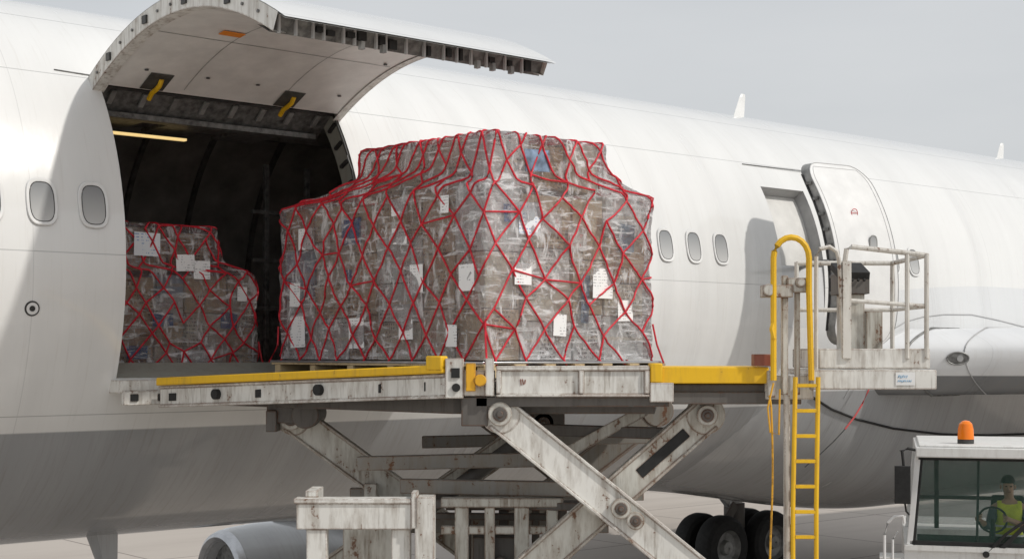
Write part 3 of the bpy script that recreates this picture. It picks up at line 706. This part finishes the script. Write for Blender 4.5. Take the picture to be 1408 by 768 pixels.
b=B();b.box(-.30,1.3,12.02,12.3,4.20,4.282);b.box(1.2,2.35,12.1,12.9,4.25,4.385);b.box(1.33,2.4,12.06,12.1,4.22,4.32);b.obj('lower_chord',M['ld'],ld,.006)
b=B();b.box(1.22,2.12,12.0,13.05,4.392,4.53);b.box(1.14,1.24,11.97,12.2,4.40,4.56);b.obj('walkway_edge',M['yel'],ld,.01)
b=B();b.box(2.47,3.49,11.95,13.15,4.345,4.505);b.box(2.53,3.45,12.0,12.05,4.515,4.68);b.box(2.53,2.58,12.05,13.1,4.515,4.68);b.box(3.40,3.45,12.05,13.1,4.515,4.68);b.box(2.53,3.45,13.08,13.12,4.515,4.68)
b.box(2.10,2.50,12.05,12.9,4.26,4.46)
op=b.obj('operator_platform',M['lw'],ld,.008)
b=B();b.box(3.15,3.31,11.942,11.947,4.38,4.485);sk=b.obj('platform_sticker',M['white'],op,label='small white sticker with light blue lettering')
M['stblue']=simple('light_blue_sticker_ink',(.16,.42,.68),.5,0,.1)
b=B()
random.seed(4)
for z,xa,xb,st,hh_ in ((4.452,3.172,3.262,.017,.020),(4.415,3.168,3.295,.015,.014)):
    x=xa
    while x<xb-.008:
        b.beam((x,11.939,z-hh_/2),(x+.005,11.939,z+hh_/2),.003,.004);
        if random.random()<.6: b.beam((x,11.939,z+random.choice((-1,0,1))*hh_/2),(x+.010,11.939,z+random.choice((-1,0,1))*hh_/2+.001),.003,.004)
        x+=st
b.obj('sticker_lettering',M['stblue'],sk)
b=B()
def rail(pts,r=.021,mi=0): b.tube(pts,r,8,mi)
rail([(2.51,12.0,4.5),(2.51,12.0,5.44),(2.54,12.0,5.50),(2.62,12.0,5.52),(2.68,12.0,5.48),(2.70,12.0,5.40),(2.74,12.0,4.6)],.018)
for x,y in ((3.26,12.0),(3.42,12.0),(3.42,13.08),(3.05,13.08),(2.56,13.08)): rail([(x,y,4.6),(x,y,5.46)],.02)
rail([(2.74,12.0,5.36),(2.76,12.0,5.50),(2.80,12.0,5.52),(3.42,12.0,5.45),(3.42,13.08,5.45),(2.56,13.08,5.45)])
rail([(2.74,12.0,5.08),(3.42,12.0,5.03),(3.42,13.08,5.03),(2.56,13.08,5.03)],.018)
b.beam((2.76,11.99,4.6),(2.76,11.99,5.4),.03,.07,0,(1,0,0))
b.obj('platform_railing',M['rail'],ld)
b=B();b.box(2.80,2.97,12.25,12.55,4.52,5.14,0);b.box(2.76,3.0,12.2,12.6,5.14,5.32,1);b.slab([(2.74,12.18,5.32),(3.0,12.18,5.32),(3.0,12.5,5.42),(2.74,12.5,5.42)],(0,.02,-.06),2)
for k in range(4): b.cyl((2.80+k*.05,12.19,5.25),(2.80+k*.05,12.17,5.26),.013,8,2)
b.box(3.02,3.16,12.4,12.7,4.52,5.0,0)
b.obj('control_console',[M['lw2'],M['ld'],M['black']],ld,.008)
b=B()
hp=[(2.14,11.9,4.42),(2.14,11.9,5.36)]+[(2.285-.145*math.cos(a),11.9,5.42+.17*math.sin(a)) for a in [math.pi*i/10 for i in range(11)]]+[(2.43,11.9,5.36),(2.43,11.9,5.15),(2.45,11.9,4.42)]
b.tube(hp,.025,8);b.tube([(2.14,11.9,4.9),(2.12,11.88,4.84),(2.14,11.88,4.76)],.02,6)
b.obj('ladder_hoop',M['yel'],ld)
b=B()
b.tube([(2.305,11.83,4.45),(2.285,11.83,3.4),(2.285,11.83,1.0)],.020,8);b.tube([(2.49,11.83,4.45),(2.475,11.83,3.4),(2.475,11.83,1.0)],.020,8)
z=4.38
while z>1.0: b.beam((2.30,11.83,z),(2.48,11.83,z),.03,.03);z-=.205
b.obj('ladder',M['yel'],ld,.003)
b=B();b.box(2.225,2.27,11.87,11.93,1.0,4.30);b.obj('ladder_post',M['lw'],ld,.005,label='white vertical post beside yellow ladder')
b=B();b.box(2.22,2.27,11.95,12.02,4.3,5.28);b.box(2.33,2.37,11.96,12.02,4.3,5.2);b.box(2.05,2.30,11.90,12.02,5.10,5.20);b.cyl((2.10,11.88,5.16),(2.10,12.0,5.16),.05,12);b.cyl((2.36,11.87,5.22),(2.36,12.0,5.22),.035,12);b.box(2.26,2.44,11.92,12.0,5.14,5.26);b.box(2.10,2.16,11.93,12.0,4.28,4.5)
b.obj('hoop_bracket',M['lw2'],ld,.006)
b=B();b.box(1.99,2.13,11.96,12.1,4.535,4.635);b.obj('junction_box',M['rust'],ld,.006)
b=B();b.tube([(2.10,11.86,4.30)]+[(2.10+.012*math.sin(k*.5)+.01,11.84,4.2-k*.15) for k in range(22)],.009,6);b.tube([(2.13,11.85,4.4),(2.08,11.83,4.2),(2.10,11.83,4.0),(2.17,11.83,3.98),(2.18,11.84,4.35)],.008,6);b.obj('hanging_hose',M['ly'],ld,label='thin yellowed hose dangling by ladder')
# scissors
def arm(nm,y,p,q,mt,w=.29,t=.12,slot=False):
    b=B();p=Vector((p[0],y,p[1]));q=Vector((q[0],y,q[1]));b.beam(p,q,t,w,0)
    d=(q-p).normalized()
    up=Vector((0,1,0)).cross(d).normalized()
    for sg in (-1,1): b.beam(p+up*sg*(w/2-.012)+Vector((0,-t/2-.008,0)),q+up*sg*(w/2-.012)+Vector((0,-t/2-.008,0)),.03,.024,0)
    b.cyl(p+Vector((0,-t/2-.01,0)),p+Vector((0,t/2,0)),w*.56,24,0);b.cyl(q+Vector((0,-t/2-.01,0)),q+Vector((0,t/2,0)),w*.56,24,0)
    if slot: b.beam(p.lerp(q,slot[0])+Vector((0,-t/2,0)),p.lerp(q,slot[1])+Vector((0,-t/2,0)),.012,.09,1)
    return b.obj(nm,[mt,M['black']],ld,.006)
def pin(c,r=.09,y0=11.88,y1=12.4):
    b=B();b.cyl((c[0],y0,c[1]),(c[0],y1,c[1]),r,24,0);b.cyl((c[0],y0-.012,c[1]),(c[0],y0,c[1]),r*.6,20,1);b.cyl((c[0],y0-.03,c[1]),(c[0],y0-.012,c[1]),r*.28,12,1);b.obj('pivot_pin',[M['lw2'],M['ld']],ld,.006)
tl=(-.10,4.14);br=(1.72,2.66);tr=(1.64,4.12);bl=(-.02,2.66)
arm('scissor_arm',12.35,tr,bl,M['lw2'],slot=(.10,.34));arm('scissor_arm',12.12,tl,br,M['lw'])
arm('scissor_arm',12.30,bl,(1.7,1.05),M['lw2']);arm('scissor_arm',12.12,br,(0,1.05),M['lw2'])
pin(tl,.10,12.0);pin((.90,3.36),.085,12.0);pin((1.02,3.26),.075,12.0);pin(tr,.09,12.2);pin(br,.09,12.0);pin(bl,.09,12.15)
TL=(-2.10,4.02);BR=(.25,2.30);TR=(.30,3.98);BL=(-2.1,2.30)
arm('scissor_arm',14.15,TR,BL,M['lw2'],.26);arm('scissor_arm',14.0,TL,BR,M['lw2'],.29)
arm('scissor_arm',14.15,BL,(.2,1.05),M['lw2']);arm('scissor_arm',14.0,BR,(-2,1.05),M['lw2'])
arm('scissor_arm',15.0,(1.5,4.05),(-.3,2.66),M['mid']);arm('scissor_arm',15.1,(-.3,4.05),(1.5,2.66),M['mid'])
pin(TL,.11,13.8,14.3);pin(TR,.10,13.8,14.3)
b=B();b.box(-2.32,-1.98,13.75,14.4,3.98,4.2);b.box(-2.32,-2.22,13.7,14.4,3.9,4.1);b.cyl((-1.95,13.7,4.06),(-1.95,14.3,4.06),.13,20);b.obj('pivot_bracket',M['ld'],ld,.008)
b=B();b.box(-.42,-.20,12.02,12.25,4.04,4.28);b.obj('pivot_bracket',M['ld'],ld,.008)
b=B();b.box(.15,.5,13.8,14.4,3.95,4.2);b.obj('pivot_bracket',M['ld'],ld,.008)
for mt,fn in (('mid',lambda b:b.beam((-1.42,13.5,3.62),(.50,13.0,3.70),.12,.13)),('mid',lambda b:b.beam((-1.0,13.2,3.44),(.95,12.6,3.46),.10,.13)),('ld',lambda b:b.beam((-.75,13.0,3.30),(.95,12.6,3.31),.1,.07)),
    ('ld',lambda b:b.beam((.10,12.9,3.97),(1.45,12.5,3.95),.10,.10)),('mid',lambda b:b.beam((-.9,14.6,3.75),(1.4,14.6,3.8),.12,.12)),('ld',lambda b:b.cyl((-.1,12.12,4.14),(-.3,15.0,4.05),.06,14)),('ld',lambda b:b.cyl((.94,12.3,3.3),(.6,15.0,3.3),.07,14)),
    ('lw2',lambda b:b.beam((-1.35,13.9,3.40),(-1.35,13.9,.95),.10,.12)),('mid',lambda b:b.beam((-1.6,14.4,3.25),(1.3,14.4,3.25),.12,.12)),('lw2',lambda b:b.beam((.35,12.75,3.7),(1.15,12.6,4.15),.08,.10)),
    ('mid',lambda b:b.beam((-1.5,13.6,3.05),(.9,13.6,3.05),.12,.16)),('ld',lambda b:b.beam((-1.2,13.3,3.16),(.4,13.0,3.18),.08,.06))):
    b=B();fn(b);b.obj('cross_beam',M[mt],ld,.006)
b=B();b.cyl((-1.2,13.4,2.9),(.1,13.4,3.85),.07,16,0);b.cyl((-.5,13.4,3.41),(.25,13.4,3.95),.045,16,1);b.obj('lift_cylinder',[M['ld'],M['chrome']],ld)
b=B()
b.box(-1.78,-.82,12.0,12.15,3.19,3.43);b.box(-1.80,-.80,11.98,12.17,3.405,3.445);b.box(-1.70,-1.53,12.02,12.14,1.0,3.19);b.box(-.80,-.64,11.97,12.2,1.0,3.46);b.box(-.83,-.78,11.97,12.17,3.2,3.5);b.box(-1.0,-.84,12.04,12.14,1.0,3.19);b.box(-1.72,-1.62,12.1,12.5,3.2,3.50)
b.obj('front_support_frame',M['lw'],ld,.007)
b=B()
for x,w in ((-.50,.12),(-.24,.09),(.02,.13),(.30,.10)): b.box(x,x+w,12.7,12.8,.95,3.32)
b.box(-.62,.45,12.68,12.82,3.30,3.38);b.box(-.62,.45,12.72,12.8,3.06,3.13);b.box(-1.5,-.9,12.9,13.0,.95,3.15)
b.obj('inner_support_frame',M['lw2'],ld,.006)
b=B()
for x,w in ((-.44,.07),(-.12,.09),(.18,.07),(.42,.08)): b.box(x,x+w,13.2,13.3,.95,3.25)
b.box(-.60,.6,13.18,13.32,3.22,3.30);b.obj('inner_support_frame',M['ld'],ld,.006)
b=B();b.box(-.35,.15,12.85,13.1,2.6,3.02);b.cyl((-.1,12.84,2.8),(-.1,12.7,2.8),.06,14);b.obj('hydraulic_unit',M['ld'],ld,.01)
b=B();b.box(-2.4,3.2,12.15,15.2,.55,1.0);b.box(2.0,3.3,12.0,14,1.0,1.9);b.obj('chassis',M['lw2'],ld,.02)
for x in (-1.7,2.5):
    for y in (12.1,14.9):
        b=B();b.lathe((x,y-.0,.5),(0,1,0),[(0,.25),(0,.42),(.05,.49),(.3,.49),(.35,.42),(.35,.25)],32,0);b.lathe((x,y,.5),(0,1,0),[(.0,.26),(.08,.2),(.08,.01)],20,1);b.obj('wheel',[M['black'],M['lw2']],ld)

# ---------------------------------------------------------------- tug truck
TA=rad(-14.5);PV=Vector((4.95,18,0))
def TT(p):
    x,y=p[0]-PV.x,p[1]-PV.y;return Vector((PV.x+x*math.cos(TA)-y*math.sin(TA),PV.y+x*math.sin(TA)+y*math.cos(TA),p[2]-.06))
tg=thing('airport_tractor','white airport tractor with glazed cab and orange beacon','tractor',TT((6.1,19.0,.06)))
b=B(TT)
b.box(4.86,7.4,18.0,21.6,.65,1.75);b.box(4.86,7.4,17.98,18.10,1.75,2.33);b.box(4.86,4.96,18.1,20.0,1.75,2.33);b.box(4.86,7.4,20.0,21.6,1.75,2.3)
b.slab([(4.56,18.0,2.10),(4.86,18.0,2.10),(4.86,18.0,2.16),(4.56,18.0,2.16)],(0,.5,0))
b.box(4.86,7.4,17.95,17.98,2.27,2.33)
body=b.obj('body',M['tugwhite'],tg,.02)
b=B(TT);b.box(4.99,7.3,17.9,20.05,3.42,3.545);b.box(5.03,7.3,17.95,20.0,3.545,3.575)
roof=b.obj('cab_roof',M['tugwhite'],tg,.03)
for a,c_,w_ in (((4.92,18.03,2.33),(5.02,18.03,3.43),.07),((7.25,18.03,2.33),(7.2,18.03,3.43),.06),((4.92,19.95,2.33),(5.02,19.95,3.43),.06)):
    b=B(TT);b.beam(a,c_,.05,w_);b.obj('cab_pillar',M['white'],tg,.006)
b=B(TT);b.beam((5.72,18.06,2.33),(5.74,18.06,3.43),.02,.03);b.beam((4.92,18.03,2.36),(7.25,18.03,2.36),.05,.05);b.beam((5.02,18.03,3.40),(7.2,18.03,3.40),.05,.04);b.beam((4.975,18.02,2.33),(5.07,18.02,3.43),.03,.03);b.obj('window_gasket',M['black'],tg,.006)
b=B(TT);b.slab([(4.96,18.025,2.38),(7.2,18.025,2.38),(7.17,18.025,3.40),(5.05,18.025,3.40)],(0,.008,0));b.slab([(4.93,18.06,2.38),(4.93,19.93,2.38),(5.03,19.93,3.4),(5.03,18.06,3.4)],(.006,0,0));b.slab([(4.96,19.95,2.38),(7.2,19.95,2.38),(7.2,19.95,3.4),(5.06,19.95,3.4)],(0,.006,0))
b.obj('cab_glass',M['glass'],tg,smooth=False)
b=B(TT);b.beam((5.3,19.9,2.33),(5.3,19.9,3.42),.06,.06);b.beam((6.7,19.9,2.33),(6.7,19.9,3.42),.06,.06);b.beam((5.0,19.9,2.75),(7.2,19.9,2.75),.05,.05);b.obj('rear_cab_frame',M['darkmetal'],tg,.006)
b=B(TT);b.lathe((5.60,18.3,3.575),(0,0,1),[(0,.001),(0,.10),(.05,.10),(.06,.085)],24,0);b.obj('beacon_base',M['darkmetal'],tg)
b=B(TT);b.lathe((5.60,18.3,3.63),(0,0,1),[(0,.10),(.12,.095),(.19,.08),(.225,.045),(.235,.001)],28,0);b.obj('beacon_lamp',M['beacon'],tg)
b=B(TT);b.box(4.74,4.93,17.74,17.84,2.86,3.32,0);b.tube([(4.85,17.82,3.30),(4.83,17.84,3.50),(4.90,17.88,3.53),(5.02,17.95,3.50)],.020,6,0);b.tube([(4.85,17.82,2.95),(4.88,17.95,2.75),(4.92,18.02,2.7)],.014,6,0)
b.obj('wing_mirror',M['black'],tg,.02)
b=B(TT);b.tube([(5.82,17.97,2.25),(6.05,17.96,2.5),(6.42,17.98,2.78)],.02,6);b.beam((5.98,17.965,2.3),(6.40,17.985,2.74),.012,.05);b.cyl((5.82,17.93,2.25),(5.82,18.0,2.25),.04,12);b.obj('wiper',M['black'],tg)
b=B(TT);b.tube([(4.62,17.95,1.7),(4.62,17.95,2.45),(4.66,17.95,2.60),(4.74,17.95,2.68),(4.84,17.95,2.69),(4.86,17.97,2.6)],.018,8);b.tube([(4.72,17.95,1.7),(4.72,17.95,2.4),(4.78,17.95,2.5)],.014,8);b.obj('grab_handle',M['white'],tg)
b=B(TT);b.slab([(5.02,18.15,2.33),(7.1,18.15,2.33),(7.1,18.4,2.42),(5.02,18.4,2.42)],(0,0,-.1));b.obj('dashboard',M['black'],tg)
swx=5.93
b=B(TT);b.tube([(swx+.17*math.cos(a),18.46+.07*math.sin(a),2.62+.15*math.sin(a)) for a in [2*math.pi*i/20 for i in range(20)]],.014,6,closed=True);b.cyl((swx,18.46,2.62),(swx,18.3,2.38),.025,8)
b.obj('steering_wheel',M['black'],tg)
b=B(TT);b.box(5.91,6.43,18.75,19.25,2.0,2.16);b.slab([(5.93,19.17,2.16),(6.41,19.17,2.16),(6.37,19.28,2.85),(5.97,19.28,2.85)],(0,.09,0));b.box(6.05,6.25,18.9,19.2,1.75,2.0);b.obj('driver_seat',M['black'],tg,.03)
for x in (5.15,6.8):
    for y in (18.5,20.9):
        b=B(TT);b.lathe((x-.2,y,.56),(1,0,0),[(0,.25),(0,.43),(.05,.5),(.35,.5),(.4,.43),(.4,.25)],32,0);b.lathe((x-.2,y,.56),(1,0,0),[(.0,.26),(.1,.2),(.1,.01)],20,1);b.obj('wheel',[M['black'],M['lw2']],tg)
# driver
def skinobj(name,V,E,Rd,mat,parent=None,root=0,sub=2):
    V=[TT(v) for v in V]
    o=sum(V,Vector((0,0,0)))/len(V)
    me=bpy.data.meshes.new(name);me.from_pydata([Vector(v)-o for v in V],E,[]);ob=bpy.data.objects.new(name,me);sc.collection.objects.link(ob)
    md=ob.modifiers.new('Skin','SKIN');md.use_smooth_shade=True
    for i,r_ in enumerate(Rd):
        r2=r_ if isinstance(r_,tuple) else (r_,r_);me.skin_vertices[0].data[i].radius=r2
    me.skin_vertices[0].data[root].use_root=True
    s_=ob.modifiers.new('Sub','SUBSURF');s_.levels=sub;s_.render_levels=sub;me.materials.append(mat);WL[ob.name]=o
    if parent: ob.parent=parent;ob.location=o-WL[parent.name]
    else: ob.location=o
    return ob
M['skinp']=simple('person_skin',(.50,.31,.21),.5,0,.1,10,.02);M['vest']=simple('yellow_green_vest',(.74,.92,.05),.6,0,.2,10);M['cloth']=simple('dark_work_shirt',(.09,.10,.13),.8,0,.2,14);M['silver']=simple('reflective_tape',(.8,.81,.81),.3,.2,.05);M['hair']=simple('dark_hair',(.015,.012,.01),.7,0,.2,30);M['lip']=simple('lip_tone',(.25,.09,.07),.5,0,.05)
cx,cy,zb=6.15,18.80,2.30
V=[(cx,cy,zb),(cx,cy-.01,zb+.16),(cx,cy-.03,zb+.34),(cx,cy-.03,zb+.47),(cx,cy-.04,zb+.56),(cx-.01,cy-.06,zb+.64),(cx-.015,cy-.065,zb+.73),(cx-.015,cy-.05,zb+.80)]
E=[(0,1),(1,2),(2,3),(3,4),(4,5),(5,6),(6,7)];Rd=[(.16,.12),(.14,.11),(.155,.115),(.13,.09),.052,(.065,.08),(.075,.092),(.06,.07)]
def chain(start,pts,rs):
    k=start
    for p,r_ in zip(pts,rs): V.append(p);Rd.append(r_);E.append((k,len(V)-1));k=len(V)-1
    return k
for sg in (-1,1):
    h=chain(3,[(cx+sg*.19,cy-.03,zb+.44),(cx+sg*.25,cy-.12,zb+.20),(swx+sg*.19,18.52,zb+.32),(swx+sg*.17,18.485,zb+.34)],[.062,.048,.034,(.034,.018)])
    for f in range(4): chain(h,[(swx+sg*.17,18.44,zb+.305+f*.022),(swx+sg*.14,18.435,zb+.30+f*.022),(swx+sg*.125,18.47,zb+.30+f*.022)],[.010,.009,.008])
    chain(h,[(swx+sg*.14,18.50,zb+.37),(swx+sg*.12,18.48,zb+.39)],[.011,.009])
    chain(0,[(cx+sg*.10,cy-.06,zb-.02),(cx+sg*.13,cy-.42,zb+.02),(cx+sg*.13,cy-.50,zb-.36),(cx+sg*.13,cy-.60,zb-.42)],[.085,.065,.045,.04])
pe=skinobj('person',V,E,Rd,M['skinp']);pe['label']='driver in yellow hi-vis vest holding steering wheel in cab';pe['category']='person'
pv=skinobj('vest',V[:4]+[(cx-.14,cy-.03,zb+.455),(cx+.14,cy-.03,zb+.455)],[(0,1),(1,2),(2,3),(3,4),(3,5)],[(.19,.15),(.17,.14),(.185,.145),(.15,.115),(.08,.085),(.08,.085)],M['vest'],pe)
for sg in (-1,1):
    skinobj('sleeve',[(cx+sg*.17,cy-.03,zb+.45),(cx+sg*.25,cy-.12,zb+.20),((cx+swx)/2+sg*.215,18.61,zb+.26)],[(0,1),(1,2)],[.072,.062,.048],M['cloth'],pe)
    skinobj('trouser_leg',[(cx+sg*.08,cy-.02,zb-.02),(cx+sg*.13,cy-.42,zb+.02),(cx+sg*.13,cy-.5,zb-.34)],[(0,1),(1,2)],[.11,.08,.06],M['cloth'],pe)
for z in (zb+.10,zb+.22): b=B(TT);b.tube([(cx+.195*math.cos(a),cy-.01+.158*math.sin(a),z) for a in [2*math.pi*i/24 for i in range(24)]],.014,6,closed=True);b.obj('reflective_stripe',M['silver'],pe)
b=B(TT);hc=Vector((cx-.015,cy-.045,zb+.765))
b.grid(lambda u,v:hc+Vector((.088*math.cos(2*math.pi*u)*math.sin(math.pi*.52*v),.012+.108*math.sin(2*math.pi*u)*math.sin(math.pi*.52*v),.098*math.cos(math.pi*.52*v)+.0)),20,8);b.obj('hair',M['hair'],pe,recalc=False)
hy=cy-.065-.082
for sx in (-.03,.03): b=B(TT);b.ball((cx-.015+sx,hy,zb+.722),.013,.010,.009,8);b.obj('eye',M['hair'],pe)
b=B(TT);b.add([(cx-.015,hy+.005,zb+.725),(cx-.035,hy+.010,zb+.675),(cx+.005,hy+.010,zb+.675),(cx-.015,hy-.032,zb+.682)],[(0,1,3),(0,3,2),(1,2,3)]);b.obj('nose',M['skinp'],pe)
b=B(TT);b.box(cx-.042,cx+.012,hy-.002,hy+.014,zb+.648,zb+.657);b.obj('mouth',M['lip'],pe)
for sx in (-.09,.085): b=B(TT);b.ball((cx-.015+sx,cy-.06,zb+.71),.012,.02,.03,8);b.obj('ear',M['skinp'],pe)

# -------------------------------------------------------------- sky and sun
w=bpy.data.worlds.new('World');sc.world=w;w.use_nodes=True;nt=w.node_tree;nd=nt.nodes;lk=nt.links
bg=nd['Background'];sky=nd.new('ShaderNodeTexSky');sky.sky_type='NISHITA';sky.sun_disc=False
sd=A((.30,-.74,.76)).normalized()
sky.sun_elevation=math.asin(sd.z);sky.sun_rotation=math.atan2(sd.x,sd.y);sky.dust_density=3;sky.air_density=1.2
tc=nd.new('ShaderNodeTexCoord');mp=nd.new('ShaderNodeMapping');mp.inputs['Scale'].default_value=(1.0,1.0,4.0);lk.new(tc.outputs['Generated'],mp.inputs[0])
nz=nd.new('ShaderNodeTexNoise');nz.inputs['Scale'].default_value=2.2;nz.inputs['Detail'].default_value=5;lk.new(mp.outputs[0],nz.inputs['Vector'])
mr=nd.new('ShaderNodeMapRange');mr.inputs[1].default_value=.3;mr.inputs[2].default_value=.75;lk.new(nz.outputs['Fac'],mr.inputs[0])
cl=nd.new('ShaderNodeMix');cl.data_type='RGBA';cl.inputs[6].default_value=(6.2,6.4,6.6,1);cl.inputs[7].default_value=(7.3,7.4,7.5,1);lk.new(mr.outputs[0],cl.inputs[0])
mx=nd.new('ShaderNodeMix');mx.data_type='RGBA';mx.inputs[0].default_value=.88;lk.new(sky.outputs[0],mx.inputs[6]);lk.new(cl.outputs[2],mx.inputs[7])
lk.new(mx.outputs[2],bg.inputs[0]);bg.inputs[1].default_value=.10
L=bpy.data.lights.new('sun','SUN');L.energy=2.2;L.angle=rad(1.5);L.color=(1,.96,.90);so=bpy.data.objects.new('sun',L);sc.collection.objects.link(so);so.rotation_euler=sd.to_track_quat('Z','Y').to_euler()
# ------------------------------------------------------------------- camera
cd=bpy.data.cameras.new('camera');co=bpy.data.objects.new('camera',cd);sc.collection.objects.link(co);co.location=(0,0,4.65);co.rotation_euler=(rad(90),0,0)
cd.sensor_width=36;cd.lens=2000/1408*36;cd.shift_y=100/1408;cd.clip_end=5000;sc.camera=co
sc.view_settings.view_transform='Standard';sc.view_settings.look='None';sc.view_settings.exposure=0
